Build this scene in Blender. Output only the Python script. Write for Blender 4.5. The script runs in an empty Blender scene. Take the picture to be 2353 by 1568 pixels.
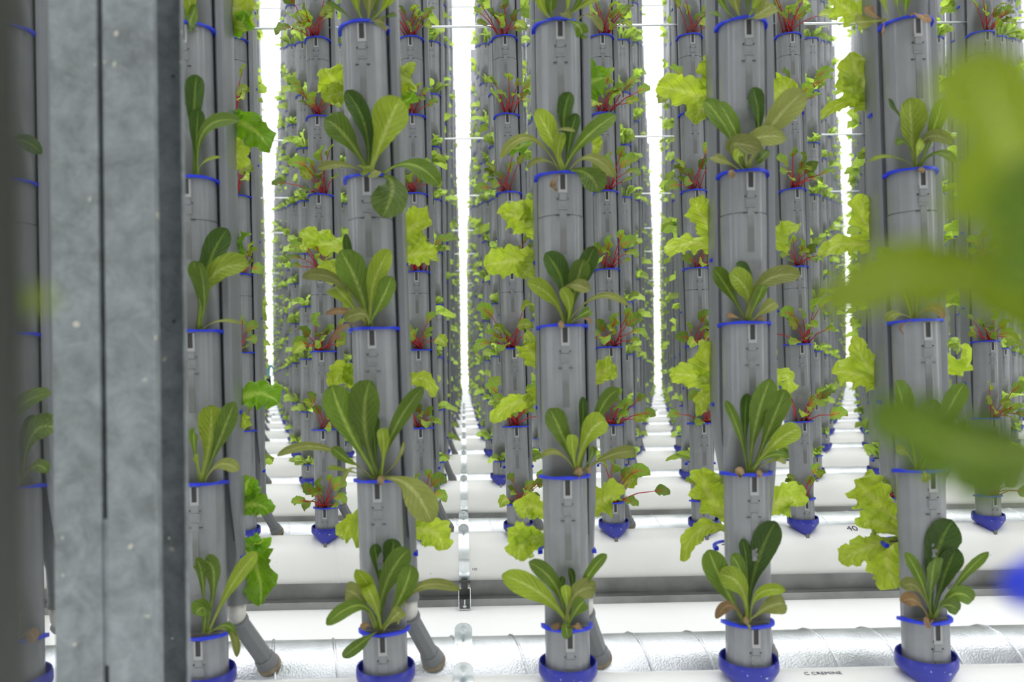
import bpy, math, random
import numpy as np
from mathutils import Vector, Matrix
S = bpy.context.scene
C = S.collection
random.seed(7)
rng = np.random.default_rng(7)

# ------------------------------------------------------------------ camera, sky, exposure
EYE = 1.04                      # eye height above the floor
F, CX, CY = 1960.0, 1100.2, 856.5
YAW, ROLL = 0.01745, 0.0157
cam_d = bpy.data.cameras.new('camera'); cam = bpy.data.objects.new('camera', cam_d); C.objects.link(cam)
cam_d.sensor_width = 36.0; cam_d.lens = F/2353*36
cam_d.shift_x = (1176.5-CX)/2353; cam_d.shift_y = (CY-784)/2353
cam_d.clip_start = 0.02; cam_d.clip_end = 300
cam.matrix_world = Matrix.Translation((0,0,EYE)) @ Matrix.Rotation(-YAW,4,'Z') @ Matrix.Rotation(math.pi/2,4,'X') @ Matrix.Rotation(-ROLL,4,'Z')
cam_d.dof.use_dof = True; cam_d.dof.focus_distance = 3.0; cam_d.dof.aperture_fstop = 3.1
S.camera = cam
w = bpy.data.worlds.new('sky'); S.world = w; w.use_nodes = True
wn = w.node_tree; bg = wn.nodes['Background']
bg.inputs[0].default_value = (0.97, 0.985, 1.0, 1); bg.inputs[1].default_value = 1.0
S.view_settings.view_transform = 'Standard'; S.view_settings.look = 'None'
S.view_settings.gamma = 1; S.view_settings.use_curve_mapping = False
S.view_settings.exposure = 1.92
S.cycles.max_bounces = 8; S.cycles.transmission_bounces = 4; S.cycles.diffuse_bounces = 5
S.cycles.use_denoising = True

def at(px, py, Y):
    """point where the sight line through a pixel meets the plane y = Y"""
    a_, b_ = (px-CX)/F, (CY-py)/F
    c, s = math.cos(ROLL), math.sin(ROLL)
    a, b = a_*c + b_*s, -a_*s + b_*c
    dx = math.sin(YAW) + a*math.cos(YAW); dy = math.cos(YAW) - a*math.sin(YAW)
    t = Y/dy
    return Vector((dx*t, Y, EYE + b*t))

# ------------------------------------------------------------------ materials
def mat(name, col, rough=0.5, metal=0.0, noise=0.0, nscale=20, bump=0.0, bscale=60, coat=0, spec=0.5):
    m = bpy.data.materials.new(name); m.use_nodes = True
    nt = m.node_tree; p = nt.nodes['Principled BSDF']
    p.inputs['Roughness'].default_value = rough; p.inputs['Metallic'].default_value = metal
    p.inputs['Specular IOR Level'].default_value = spec
    p.inputs['Coat Weight'].default_value = coat
    tc = nt.nodes.new('ShaderNodeTexCoord')
    n = nt.nodes.new('ShaderNodeTexNoise'); n.inputs['Scale'].default_value = nscale; n.inputs['Detail'].default_value = 5
    nt.links.new(tc.outputs['Object'], n.inputs['Vector'])
    r = nt.nodes.new('ShaderNodeValToRGB')
    r.color_ramp.elements[0].position = 0.35; r.color_ramp.elements[1].position = 0.65
    r.color_ramp.elements[0].color = tuple(c*(1-noise) for c in col)+(1,)
    r.color_ramp.elements[1].color = tuple(min(1,c*(1+noise)) for c in col)+(1,)
    nt.links.new(n.outputs[0], r.inputs[0]); nt.links.new(r.outputs[0], p.inputs['Base Color'])
    if bump:
        n2 = nt.nodes.new('ShaderNodeTexNoise'); n2.inputs['Scale'].default_value = bscale
        nt.links.new(tc.outputs['Object'], n2.inputs['Vector'])
        b = nt.nodes.new('ShaderNodeBump'); b.inputs['Strength'].default_value = bump; b.inputs['Distance'].default_value = 0.005
        nt.links.new(n2.outputs[0], b.inputs['Height']); nt.links.new(b.outputs[0], p.inputs['Normal'])
    return m

def speckle(m, col, scale=90, thr=0.73):
    """small stains of another colour on an existing material"""
    nt = m.node_tree; p = nt.nodes['Principled BSDF']
    src = p.inputs['Base Color'].links[0].from_socket
    tc = nt.nodes.new('ShaderNodeTexCoord'); n = nt.nodes.new('ShaderNodeTexNoise')
    n.inputs['Scale'].default_value = scale; n.inputs['Detail'].default_value = 1
    nt.links.new(tc.outputs['Object'], n.inputs['Vector'])
    r = nt.nodes.new('ShaderNodeValToRGB'); r.color_ramp.elements[0].position = thr; r.color_ramp.elements[1].position = thr+0.02
    mx = nt.nodes.new('ShaderNodeMix'); mx.data_type = 'RGBA'
    nt.links.new(n.outputs[0], r.inputs[0]); nt.links.new(r.outputs[0], mx.inputs[0])
    nt.links.new(src, mx.inputs[6]); mx.inputs[7].default_value = tuple(col)+(1,)
    nt.links.new(mx.outputs[2], p.inputs['Base Color'])
    return m

TOWER = mat('grey_plastic', (0.245,0.249,0.264), 0.27, 0, 0.06, 14)
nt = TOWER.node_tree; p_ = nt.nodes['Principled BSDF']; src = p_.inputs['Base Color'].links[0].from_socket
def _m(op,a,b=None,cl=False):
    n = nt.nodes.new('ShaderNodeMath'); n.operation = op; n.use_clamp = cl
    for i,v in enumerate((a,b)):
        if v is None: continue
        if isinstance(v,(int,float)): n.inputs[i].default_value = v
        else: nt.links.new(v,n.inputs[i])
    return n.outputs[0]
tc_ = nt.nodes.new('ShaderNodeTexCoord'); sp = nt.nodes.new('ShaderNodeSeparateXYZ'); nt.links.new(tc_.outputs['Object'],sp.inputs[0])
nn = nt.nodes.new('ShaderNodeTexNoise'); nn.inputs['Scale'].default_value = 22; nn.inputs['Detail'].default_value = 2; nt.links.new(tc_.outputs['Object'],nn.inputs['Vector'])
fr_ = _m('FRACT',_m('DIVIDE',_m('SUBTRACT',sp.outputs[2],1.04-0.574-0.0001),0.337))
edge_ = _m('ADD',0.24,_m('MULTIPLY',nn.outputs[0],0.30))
film_shade = _m('MULTIPLY',_m('SUBTRACT',edge_,fr_),6.0,True)  # algae film and leaf shade above each cup, both put into the colour
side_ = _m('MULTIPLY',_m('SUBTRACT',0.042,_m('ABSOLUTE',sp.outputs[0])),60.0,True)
fac_ = _m('MULTIPLY',_m('MULTIPLY',film_shade,side_),0.62)
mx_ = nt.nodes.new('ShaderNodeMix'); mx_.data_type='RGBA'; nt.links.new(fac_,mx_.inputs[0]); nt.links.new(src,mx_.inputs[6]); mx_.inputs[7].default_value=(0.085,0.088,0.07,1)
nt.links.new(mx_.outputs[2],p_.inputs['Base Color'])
TOWER_B = mat('grey_plastic_back', (0.215,0.221,0.24), 0.32, 0, 0.04, 14)
LIGHTG = mat('grey_plastic_clip', (0.36,0.36,0.37), 0.4, 0, 0.03, 30)
DARK = mat('slot_dark', (0.045,0.043,0.045), 0.7)
PLUG = mat('growing_medium', (0.06,0.05,0.04), 0.9, 0, 0.4, 120, 0.8, 200)
BLUE = mat('blue_plastic_rim', (0.012,0.036,0.66), 0.38, 0, 0.08, 40)
BLUE2 = speckle(mat('blue_plastic_cup', (0.018,0.024,0.31), 0.35, 0, 0.08, 40), (0.45,0.45,0.62), 110, 0.745)
PVC = speckle(mat('white_pvc', (0.80,0.79,0.77), 0.32, 0, 0.025, 3), (0.55,0.5,0.45), 55, 0.79)
GALV = mat('galvanised_duct', (0.66,0.68,0.71), 0.30, 0.85, 0.14, 9, 0.25, 240)
STEEL = mat('galvanised_post', (0.255,0.275,0.29), 0.5, 0.35, 0.30, 13, 0.15, 150)
# mottled patches of the galvanising, stretched along the post, with pale splashes low down
nt = STEEL.node_tree
for nd in nt.nodes:
    if nd.type == 'TEX_NOISE' and nd.inputs['Scale'].default_value == 13:
        nd.inputs['Scale'].default_value = 22; nd.inputs['Detail'].default_value = 7; nd.inputs['Roughness'].default_value = 0.72; nd.inputs['Distortion'].default_value = 0.4
speckle(STEEL, (0.62,0.58,0.52), 38, 0.735)
ZINC = mat('bright_zinc', (0.72,0.75,0.76), 0.25, 0.9, 0.06, 50)
RAIL = mat('weathered_steel_rail', (0.30,0.30,0.295), 0.5, 0.5, 0.2, 6)
FLOOR = mat('white_floor', (0.88,0.88,0.87), 0.55, 0, 0.015, 2)
FRAME = mat('white_frame', (0.82,0.83,0.85), 0.5)
COUP = mat('white_coupling', (0.72,0.70,0.65), 0.4, 0, 0.08, 60)
LEG = mat('grey_leg', (0.20,0.205,0.215), 0.45, 0, 0.05, 20)
TAN = mat('rubber_seal', (0.30,0.24,0.16), 0.8, 0, 0.2, 60)
INK = mat('black_ink', (0.03,0.03,0.06), 0.6)
REDSTEM = mat('red_stem', (0.42,0.018,0.022), 0.35, 0, 0.25, 60)
ROOTB = mat('brown_root', (0.26,0.17,0.075), 0.6, 0, 0.3, 90)

def leaf_mat(name, col, rib, veins=10.0, trans=0.28, ribw=0.02, rough=0.36, var=0.25, bump=0.8, edge=None):
    m = bpy.data.materials.new(name); m.use_nodes = True
    nt = m.node_tree; N = nt.nodes; L = nt.links
    p = N['Principled BSDF']; out = N['Material Output']
    uv = N.new('ShaderNodeUVMap'); sx = N.new('ShaderNodeSeparateXYZ'); L.new(uv.outputs[0], sx.inputs[0])
    def M(op, a, b=None, c=None, clamp=False):
        n = N.new('ShaderNodeMath'); n.operation = op; n.use_clamp = clamp
        for i, v in enumerate((a, b, c)):
            if v is None: continue
            if isinstance(v, (int, float)): n.inputs[i].default_value = v
            else: L.new(v, n.inputs[i])
        return n.outputs[0]
    u, v = sx.outputs[0], sx.outputs[1]
    au = M('ABSOLUTE', M('SUBTRACT', u, 0.5))                      # 0 midrib .. 0.5 edge
    w_ = M('ADD', M('MULTIPLY', M('SUBTRACT', 1.0, v), 0.20), ribw)  # rib half width
    w_ = M('ADD', w_, M('MULTIPLY', M('POWER', M('SUBTRACT', 1.0, v), 5.0), 0.5))
    ribm = M('SUBTRACT', 1.0, M('DIVIDE', au, w_), clamp=True)
    ribm = M('MULTIPLY', M('POWER', ribm, 0.7), 0.85)
    vein = M('SINE', M('MULTIPLY', M('SUBTRACT', v, M('MULTIPLY', au, 0.55)), veins*6.283))
    vein = M('POWER', M('MAXIMUM', vein, 0.0), 5.0)
    tc = N.new('ShaderNodeTexCoord')
    nz = N.new('ShaderNodeTexNoise'); nz.inputs['Scale'].default_value = 95; nz.inputs['Detail'].default_value = 3
    L.new(tc.outputs['Object'], nz.inputs['Vector'])
    nb = N.new('ShaderNodeTexNoise'); nb.inputs['Scale'].default_value = 16; nb.inputs['Detail'].default_value = 2
    L.new(tc.outputs['Object'], nb.inputs['Vector'])
    oi = N.new('ShaderNodeObjectInfo')
    geo = N.new('ShaderNodeNewGeometry')
    rnd = M('FRACT', M('ADD', oi.outputs['Random'], geo.outputs['Random Per Island']))
    k = M('ADD', M('MULTIPLY', M('SUBTRACT', rnd, 0.5), var*2), 1.0)
    k = M('ADD', k, M('MULTIPLY', M('SUBTRACT', nb.outputs[0], 0.5), 0.6))
    bc = N.new('ShaderNodeMix'); bc.data_type = 'RGBA'
    bc.inputs[6].default_value = tuple(col)+(1,); bc.inputs[7].default_value = tuple(rib)+(1,)
    L.new(M('ADD', ribm, M('MULTIPLY', vein, 0.22), clamp=True), bc.inputs[0])
    colr = bc.outputs[2]
    if edge:
        e = N.new('ShaderNodeMix'); e.data_type = 'RGBA'; L.new(colr, e.inputs[6]); e.inputs[7].default_value = tuple(edge)+(1,)
        L.new(M('MULTIPLY', M('POWER', v, 6.0), nb.outputs[0], clamp=True), e.inputs[0]); colr = e.outputs[2]
    vm = N.new('ShaderNodeVectorMath'); vm.operation = 'SCALE'; L.new(colr, vm.inputs[0]); L.new(k, vm.inputs['Scale'])
    L.new(vm.outputs[0], p.inputs['Base Color'])
    p.inputs['Roughness'].default_value = rough; p.inputs['Specular IOR Level'].default_value = 0.35
    h = M('ADD', M('MULTIPLY', nz.outputs[0], 1.0), M('MULTIPLY', vein, -0.5))
    b = N.new('ShaderNodeBump'); b.inputs['Strength'].default_value = bump; b.inputs['Distance'].default_value = 0.004
    L.new(h, b.inputs['Height']); L.new(b.outputs[0], p.inputs['Normal'])
    tr = N.new('ShaderNodeBsdfTranslucent')
    v2 = N.new('ShaderNodeVectorMath'); v2.operation = 'MULTIPLY'; L.new(vm.outputs[0], v2.inputs[0]); v2.inputs[1].default_value = (1.5,1.6,0.6)
    L.new(v2.outputs[0], tr.inputs[0]); L.new(b.outputs[0], tr.inputs['Normal'])
    ms = N.new('ShaderNodeMixShader'); ms.inputs[0].default_value = trans
    L.new(p.outputs[0], ms.inputs[1]); L.new(tr.outputs[0], ms.inputs[2]); L.new(ms.outputs[0], out.inputs[0])
    return m

LEAF = {
 'd': leaf_mat('leaf_dark_green', (0.042,0.090,0.010), (0.17,0.25,0.04), 11),
 'g': leaf_mat('leaf_green', (0.098,0.165,0.014), (0.30,0.38,0.09), 10),
 'l': leaf_mat('leaf_light_green', (0.24,0.32,0.022), (0.42,0.48,0.13), 10),
 'o': leaf_mat('leaf_olive_underside', (0.21,0.23,0.055), (0.38,0.39,0.16), 9, 0.25, rough=0.6),
 'b': leaf_mat('leaf_browned', (0.22,0.13,0.06), (0.34,0.25,0.12), 8, 0.15, rough=0.7),
 'y': leaf_mat('leaf_lime', (0.42,0.52,0.065), (0.55,0.60,0.20), 7, 0.42, ribw=0.03, var=0.18),
 'f': leaf_mat('leaf_frilly_green', (0.17,0.34,0.02), (0.42,0.55,0.14), 7, 0.4, ribw=0.03),
 'c': leaf_mat('leaf_chard', (0.19,0.31,0.045), (0.36,0.20,0.05), 9, 0.38, ribw=-0.01, bump=0.9, var=0.4),
 's': leaf_mat('leaf_small_greens', (0.40,0.52,0.13), (0.46,0.56,0.22), 6, 0.45, var=0.5),
}

# ------------------------------------------------------------------ mesh helpers
def mesh(name, V, Fc, m, smooth=True, uv=None, mi=None):
    me = bpy.data.meshes.new(name); me.from_pydata([tuple(v) for v in V], [], Fc)
    for x in (m if isinstance(m, (list, tuple)) else [m]): me.materials.append(x)
    if uv is not None:
        l = me.uv_layers.new(name='UVMap')
        idx = np.empty(len(me.loops), dtype=np.int32); me.loops.foreach_get('vertex_index', idx)
        l.data.foreach_set('uv', np.asarray(uv, dtype=np.float32)[idx].ravel())
    if mi is not None: me.polygons.foreach_set('material_index', np.asarray(mi, dtype=np.int32))
    if smooth: me.polygons.foreach_set('use_smooth', [True]*len(me.polygons))
    me.update(); return me

def link(name, me, parent=None, loc=None):
    o = bpy.data.objects.new(name, me); C.objects.link(o)
    if parent: o.parent = parent
    if loc is not None: o.location = loc
    return o

def tag(o, label=None, cat=None, group=None, kind=None):
    if label: o['label'] = label
    if cat: o['category'] = cat
    if group: o['group'] = group
    if kind: o['kind'] = kind
    return o

class MB:
    def __init__(s): s.v=[]; s.f=[]; s.mi=[]
    def add(s, V, Fc, mi=0):
        n=len(s.v); s.v += [tuple(p) for p in V]; s.f += [tuple(i+n for i in q) for q in Fc]; s.mi += [mi]*len(Fc)
    def box(s, x0,x1,y0,y1,z0,z1, mi=0):
        V=[(x,y,z) for z in (z0,z1) for y in (y0,y1) for x in (x0,x1)]
        s.add(V,[(0,2,3,1),(4,5,7,6),(0,1,5,4),(2,6,7,3),(0,4,6,2),(1,3,7,5)],mi)
    def tube(s, P, R, n=10, mi=0, cap=True):
        P=[Vector(p) for p in P]; R = R if isinstance(R,(list,tuple)) else [R]*len(P)
        V=[];Fc=[]
        for i,p in enumerate(P):
            t=(P[min(i+1,len(P)-1)]-P[max(i-1,0)]).normalized()
            a = Vector((0,0,1)) if abs(t.z)<0.9 else Vector((0,1,0))
            u=t.cross(a).normalized(); w_=t.cross(u)
            for k in range(n):
                q=2*math.pi*(k+0.5)/n; V.append(p+(u*math.cos(q)+w_*math.sin(q))*R[i])
        for i in range(len(P)-1):
            for k in range(n):
                a=i*n+k;b=i*n+(k+1)%n; Fc.append((a,b,b+n,a+n))
        if cap: Fc += [tuple(range(n))[::-1], tuple(range((len(P)-1)*n,len(P)*n))]
        s.add(V,Fc,mi)
    def loft(s, rings, closed=True, mi=0, cap=False):
        n=len(rings[0]); V=[p for r in rings for p in r]; Fc=[]
        for i in range(len(rings)-1):
            for k in range(n if closed else n-1):
                a=i*n+k;b=i*n+(k+1)%n; Fc.append((a,b,b+n,a+n))
        if cap: Fc += [tuple(range(n))[::-1], tuple(range((len(rings)-1)*n,len(rings)*n))]
        s.add(V,Fc,mi)
    def mesh(s, name, m, smooth=True):
        return mesh(name, s.v, s.f, m, smooth, None, s.mi if isinstance(m,(list,tuple)) else None)

def hard(me, ang=35):
    """shade smooth but keep edges sharper than ang"""
    import bmesh
    bm=bmesh.new(); bm.from_mesh(me); 
    for e in bm.edges:
        if len(e.link_faces)==2 and e.calc_face_angle(0)>math.radians(ang): e.smooth=False
    bm.to_mesh(me); bm.free(); return me

# ------------------------------------------------------------------ layout
D1, DR, PX = 1.925, 1.79, 0.409        # first row, row pitch, tower pitch
X0 = -0.182
LP = 0.337                             # cup pitch
RZ0 = EYE-0.574                        # lowest front cup
NL = 16
TOPZ = RZ0 + NL*LP
def row_y(r): return D1 + DR*(r-1)
NROWS = 20

# ------------------------------------------------------------------ setting
fl = MB(); fl.box(-26,34,-6,46,-0.1,0.030); tag(link('floor', fl.mesh('floor', FLOOR, False)), 'white floor under the rows of pipes', kind='structure')
# greenhouse: end wall frame and roof frame, all sky beyond
m = MB()
for i in range(-12,18): m.box(i*2-0.04, i*2+0.04, 41.9, 42.05, 0, 8.2)
for z in (0.1, 1.2, 2.4, 3.6, 4.8, 6.0, 7.1, 8.1): m.box(-26, 34, 41.92, 42.02, z-0.03, z+0.03)
tag(link('wall_back', m.mesh('wall_back', FRAME, False)), 'white framed glass end wall of the greenhouse', kind='structure')
m = MB()
for j in range(0,22): m.box(-26,34, 2*j-0.04, 2*j+0.04, 7.9, 8.0)
tag(link('ceiling', m.mesh('ceiling', FRAME, False)), 'white steel roof frame of the greenhouse', kind='structure')

# ------------------------------------------------------------------ pipes, ducts, rails, rods, straps per row
XL, XR = -24.0, 31.0
PIPE_Y, PIPE_Z, PIPE_R = 0.03, 0.235, 0.105
DUCT_Y, DUCT_Z, DUCT_R = 0.257, 0.24, 0.120
m = MB(); m.tube([(XL,0,0),(XR,0,0)], PIPE_R, 48, 0, False)
for x in (-0.565, 2.9, -4.0):          # socket joints
    m.tube([(x,0,0),(x+0.004,0,0),(x+0.006,0,0),(x+0.012,0,0)], [PIPE_R+0.0002,PIPE_R+0.0012,PIPE_R+0.0012,PIPE_R+0.0002], 48, 0, False)
pipe_me = hard(m.mesh('white_pipe', PVC))
m = MB(); m.tube([(XL,0,0),(XR,0,0)], DUCT_R, 56, 0, False); duct_me = m.mesh('galvanised_duct', GALV)
def helix(x0, x1, pitch=0.1535, n=20):
    V=[];Fc=[]; turns=int((x1-x0)/pitch)
    prof=[(-0.005,-0.0005),(-0.0025,0.0042),(0.0015,0.0042),(0.004,-0.0005)]
    for i in range(turns*n+1):
        q=2*math.pi*i/n; xc=x0+pitch*i/n
        for dx,dr in prof:
            r=DUCT_R+dr; V.append((xc+dx, -math.sin(q)*r, math.cos(q)*r))
    for i in range(turns*n):
        for k in range(3):
            a=i*4+k; Fc.append((a,a+4,a+5,a+1))
    return mesh('spiral_seam', V, Fc, GALV)
helix_near = helix(-1.6+0.03, 1.8); helix_far = helix(-9.0, 12.0, n=12)
m = MB(); m.box(XL,XR,-0.062,0.075,0.030,0.036); m.box(XL,XR,-0.062,-0.056,0.030,0.062); m.box(XL,XR,0.005,0.012,0.036,0.128); m.box(XL,XR,-0.062,0.005,0.058,0.062)
rail_me = m.mesh('steel_rail', RAIL, False)
m = MB(); m.tube([(XL,0,0),(XR,0,0)], 0.0055, 8, 0, False); rod_me = m.mesh('support_rod', ZINC)
ORD = ['zeroth','first','second','third','fourth','fifth','sixth','seventh','eighth','ninth','tenth','eleventh','twelfth','thirteenth','fourteenth','fifteenth','sixteenth','seventeenth','eighteenth','nineteenth','twentieth']
def nth(n):
    if n <= 20: return ORD[n]
    t,u = divmod(n,10); tens={2:('twenty','twentieth'),3:('thirty','thirtieth'),4:('forty','fortieth'),5:('fifty','fiftieth'),6:('sixty','sixtieth')}.get(t,('far','far'))
    return tens[1] if u==0 else tens[0]+'-'+ORD[u]
def rowname(r):
    return 'front row' if r==1 else ORD[r]+' row'

def strap_mesh(R, a0, a1, wd=0.045):
    m = MB(); V=[]; n=22
    rings=[]
    for i in range(n+1):
        q=math.radians(a0+(a1-a0)*i/n)
        rings.append([(x, -math.cos(q)*r, math.sin(q)*r) for x,r in ((-wd/2,R+0.0005),(-wd/2,R+0.004),(wd/2,R+0.004),(wd/2,R+0.0005))])
    m.loft(rings, True, 0, True)
    return m
def tab(m, y, z, wd=0.045, hgt=0.036):
    """upright round-topped ear with a bolt"""
    pts=[(-wd/2,0),(wd/2,0)]+[(wd/2*math.cos(q), hgt-wd/2*0.75+wd/2*0.75*math.sin(q)) for q in [math.pi*i/8 for i in range(9)]]
    n=len(pts)
    V=[(x,y-0.002,z+h) for x,h in pts]+[(x,y+0.002,z+h) for x,h in pts]
    Fc=[tuple(range(n)), tuple(range(n,2*n))[::-1]]+[(i,i+n,(i+1)%n+n,(i+1)%n) for i in range(n)]
    m.add(V,Fc)
def bolt_mesh():
    m=MB(); m.tube([(0,0.004,0),(0,-0.002,0)],0.010,12); m.tube([(0,-0.002,0),(0,-0.010,0)],0.0075,6); m.tube([(0,-0.010,0),(0,-0.028,0.001)],0.0042,8)
    return hard(m.mesh('bolt', ZINC))
bolt_me = bolt_mesh()
m = strap_mesh(PIPE_R, -58, 118); tab(m, -0.0, PIPE_R+0.001); pstrap_me = hard(m.mesh('strap_band', ZINC))
m = strap_mesh(DUCT_R, -50, 120); tab(m, 0.02, DUCT_R-0.002); dstrap_me = hard(m.mesh('strap_band', ZINC))
# short strut channel lying across the rail, its open end towards the camera
m = MB(); t_=0.003
m.box(-0.026,0.026,-0.13,0.42,0.036,0.036+t_); m.box(-0.026,-0.026+t_,-0.13,0.42,0.036,0.128); m.box(0.026-t_,0.026,-0.13,0.42,0.036,0.128)
m.box(-0.026,-0.014,-0.13,0.42,0.125,0.128); m.box(0.014,0.026,-0.13,0.42,0.125,0.128)
m.box(-0.023,0.023,0.1,0.11,0.04,0.125)
strut_me = m.mesh('strut_channel', ZINC, False)
m = MB(); m.tube([(0,0,0),(0,0,0.035)],0.004,8); m.tube([(0,0,0.002),(0,0,0.010)],0.009,6); sbolt_me = hard(m.mesh('bolt', ZINC))

for r in range(1, NROWS+1):
    y = row_y(r); rn = rowname(r)
    o = link('white_pipe', pipe_me, None, (0,y+PIPE_Y,PIPE_Z)); o.rotation_euler.x = 0.3*r
    tag(o, 'white plastic pipe lying under the %s of grey towers' % rn, 'pipe', 'white pipes under the tower rows')
    o = link('galvanised_duct', duct_me, None, (0,y+DUCT_Y,DUCT_Z))
    tag(o, 'shiny spiral-seamed metal duct behind the white pipe of the %s' % rn, 'duct', 'spiral ducts behind the white pipes')
    link('spiral_seam', helix_near if r==1 else helix_far, o, (0.045 if r==2 else 0,0,0))
    o = link('steel_rail', rail_me, None, (0,y+PIPE_Y,0.0))
    tag(o, 'grey steel rail under the white pipe of the %s' % rn, 'rail', 'steel rails under the pipes')
    o = link('support_rod', rod_me, None, (0,y+0.03,EYE+1.52))
    tag(o, 'thin steel rod running level through the %s of towers' % rn, 'rod', 'level support rods')
    for j,xs in enumerate((-0.012, -3.28, 3.26)):
        if r > 10 or (j and r < 5): continue
        where = 'in the central aisle' if j==0 else ('left of the left aisle' if j==1 else 'far right')
        o = link('strut_bracket', None, None, (xs,y+PIPE_Y,0)); tag(o, 'open steel strut channel with pipe strap, %s of pipes, %s' % (rn,where), 'bracket', 'strut brackets holding the pipes')
        link('strut_channel', strut_me, o)
        link('bolt', sbolt_me, o, (0,-0.115,0.04))
        o = link('pipe_strap', None, None, (xs,y+PIPE_Y,PIPE_Z)); tag(o, 'zinc strap bent over the white pipe of the %s, %s' % (rn,where), 'strap', 'pipe straps')
        link('strap_band', pstrap_me, o); link('bolt', bolt_me, o, (0,-0.004,PIPE_R+0.020))
        o = link('duct_strap', None, None, (xs,y+DUCT_Y,DUCT_Z)); tag(o, 'zinc strap bent over the metal duct of the %s, %s' % (rn,where), 'strap', 'duct straps')
        link('strap_band', dstrap_me, o); link('bolt', bolt_me, o, (0,0.016,DUCT_R+0.018))

# printed marks on the pipes
def text(s, size, loc, rot, name):
    cu = bpy.data.curves.new(name,'FONT'); cu.body = s; cu.size = size; cu.align_x='CENTER'; cu.align_y='CENTER'
    cu.extrude = 0.0002
    tmp = bpy.data.objects.new('t', cu); C.objects.link(tmp)
    dg = bpy.context.evaluated_depsgraph_get(); me = bpy.data.meshes.new_from_object(tmp.evaluated_get(dg))
    bpy.data.objects.remove(tmp); me.materials.append(INK)
    o = link(name, me, None, loc); o.rotation_euler = rot; return o
def on_pipe(px, py, r, s, size, lab, flip=0):
    # point on the upper front of the pipe of row r
    x = at(px,py,row_y(r)-0.02).x
    yc, zc = row_y(r)+PIPE_Y, PIPE_Z
    best=None
    for i in range(0,100):
        q=math.radians(i*1.2-20); yy=yc-math.cos(q)*(PIPE_R+0.0006); zz=zc+math.sin(q)*(PIPE_R+0.0006)
        p=at(px,py,yy); d=abs(p.z-zz)
        if best is None or d<best[0]: best=(d,q,yy,zz)
    _,q,yy,zz = best
    o = text(s,size,(x,yy,zz),(math.pi/2-q, 0, 0),'printed_mark')
    if flip: o.rotation_euler = (Matrix.Rotation(math.pi/2-q,3,'X') @ Matrix.Rotation(math.pi,3,'Z')).to_euler()
    tag(o, lab, 'print')
on_pipe(1905,1548,1,'C CREMINE', 0.017,'row of small dark print along the top of the front white pipe')
on_pipe(1960,1215,2,'40', 0.050,'black numerals on top of the white pipe of the second row')
on_pipe(1090,1313,2,'150', 0.016,'small worn print beside the strap on the second-row white pipe')

# ------------------------------------------------------------------ tower meshes
R = 0.050
def fprof(c, rr=R, n=46):
    """front channel outline facing -y, cut off at y = -c"""
    P=[]
    for i in range(n+1):
        th=math.radians(-118+236*i/n); r_=rr
        for g,wd,dp in ((-14,3,0.0022),(14,3,0.0022),(-42,4,0.0014),(42,4,0.0014),(30,2.5,-0.0008),(-30,2.5,-0.0008),(63,3,0.001),(-63,3,0.001),(0,9,-0.0006)):
            r_ -= dp*math.exp(-((math.degrees(th)-g)/wd)**2)
        P.append((r_*math.sin(th), max(-r_*math.cos(th), -c)))
    return P
def front_channel_mesh():
    m=MB(); rings=[]
    def ring(z,c,rr=R): rings.append([(x,y,z) for x,y in fprof(c,rr)])
    ring(RZ0-0.100,1); 
    for k in range(NL):
        z=RZ0+k*LP
        if k%3==0 and k>0:
            s=z-0.092; ring(s-0.0015,1,R+0.0006); ring(s-0.001,1,R-0.002); ring(s+0.0008,1,R-0.002); ring(s+0.0012,1)
        ring(z,1); ring(z+0.0002,0.004)
        ring(z+0.03,0.005); ring(z+0.06,0.011); ring(z+0.09,0.022); ring(z+0.115,0.034); ring(z+0.135,0.044); ring(z+0.15,0.051)
    m.loft(rings, False)
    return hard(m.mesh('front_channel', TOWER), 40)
BP=[(.0550,.036),(.0550,.004),(.0580,.001),(.071,.001),(.075,.005),(.075,.06),(.075,.09),(.065,.112),(.045,.122),(.01,.124),(-.025,.122),(-.045,.112),(-.055,.09),(-.055,.06),(-.055,.035),(-.050,.030),(-.03,.036),(0,.036),(.03,.036)]
def bprof(s=0.0):
    """back channel outline with the hooked lip beside the front channel; s=1 shrunk to the drain pipe"""
    P=[]; n=len(BP)
    for i,(x,y) in enumerate(BP):
        q=math.radians(-80+360*i/n); x2=0.050+0.0245*math.cos(q); y2=0.080+0.0245*math.sin(q)
        P.append((x*(1-s)+x2*s, y*(1-s)+y2*s))
    return P
def back_channel_mesh():
    m=MB(); rings=[]
    for z,s in ((0.545,1),(0.60,0.97),(0.66,0.78),(0.72,0.52),(0.79,0.25),(0.87,0.07),(0.95,0)):
        rings.append([(x,y,z) for x,y in bprof(s)])
    for k in range(0,NL,2):
        z=0.97+k*LP
        if z<TOPZ: rings.append([(x,y,z) for x,y in bprof(0)])
    rings.append([(x,y,TOPZ) for x,y in bprof(0)])
    m.loft(rings, True, 0, True)
    return hard(m.mesh('back_channel', TOWER_B), 40)
FRONT_ME, BACK_ME = front_channel_mesh(), back_channel_mesh()

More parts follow.
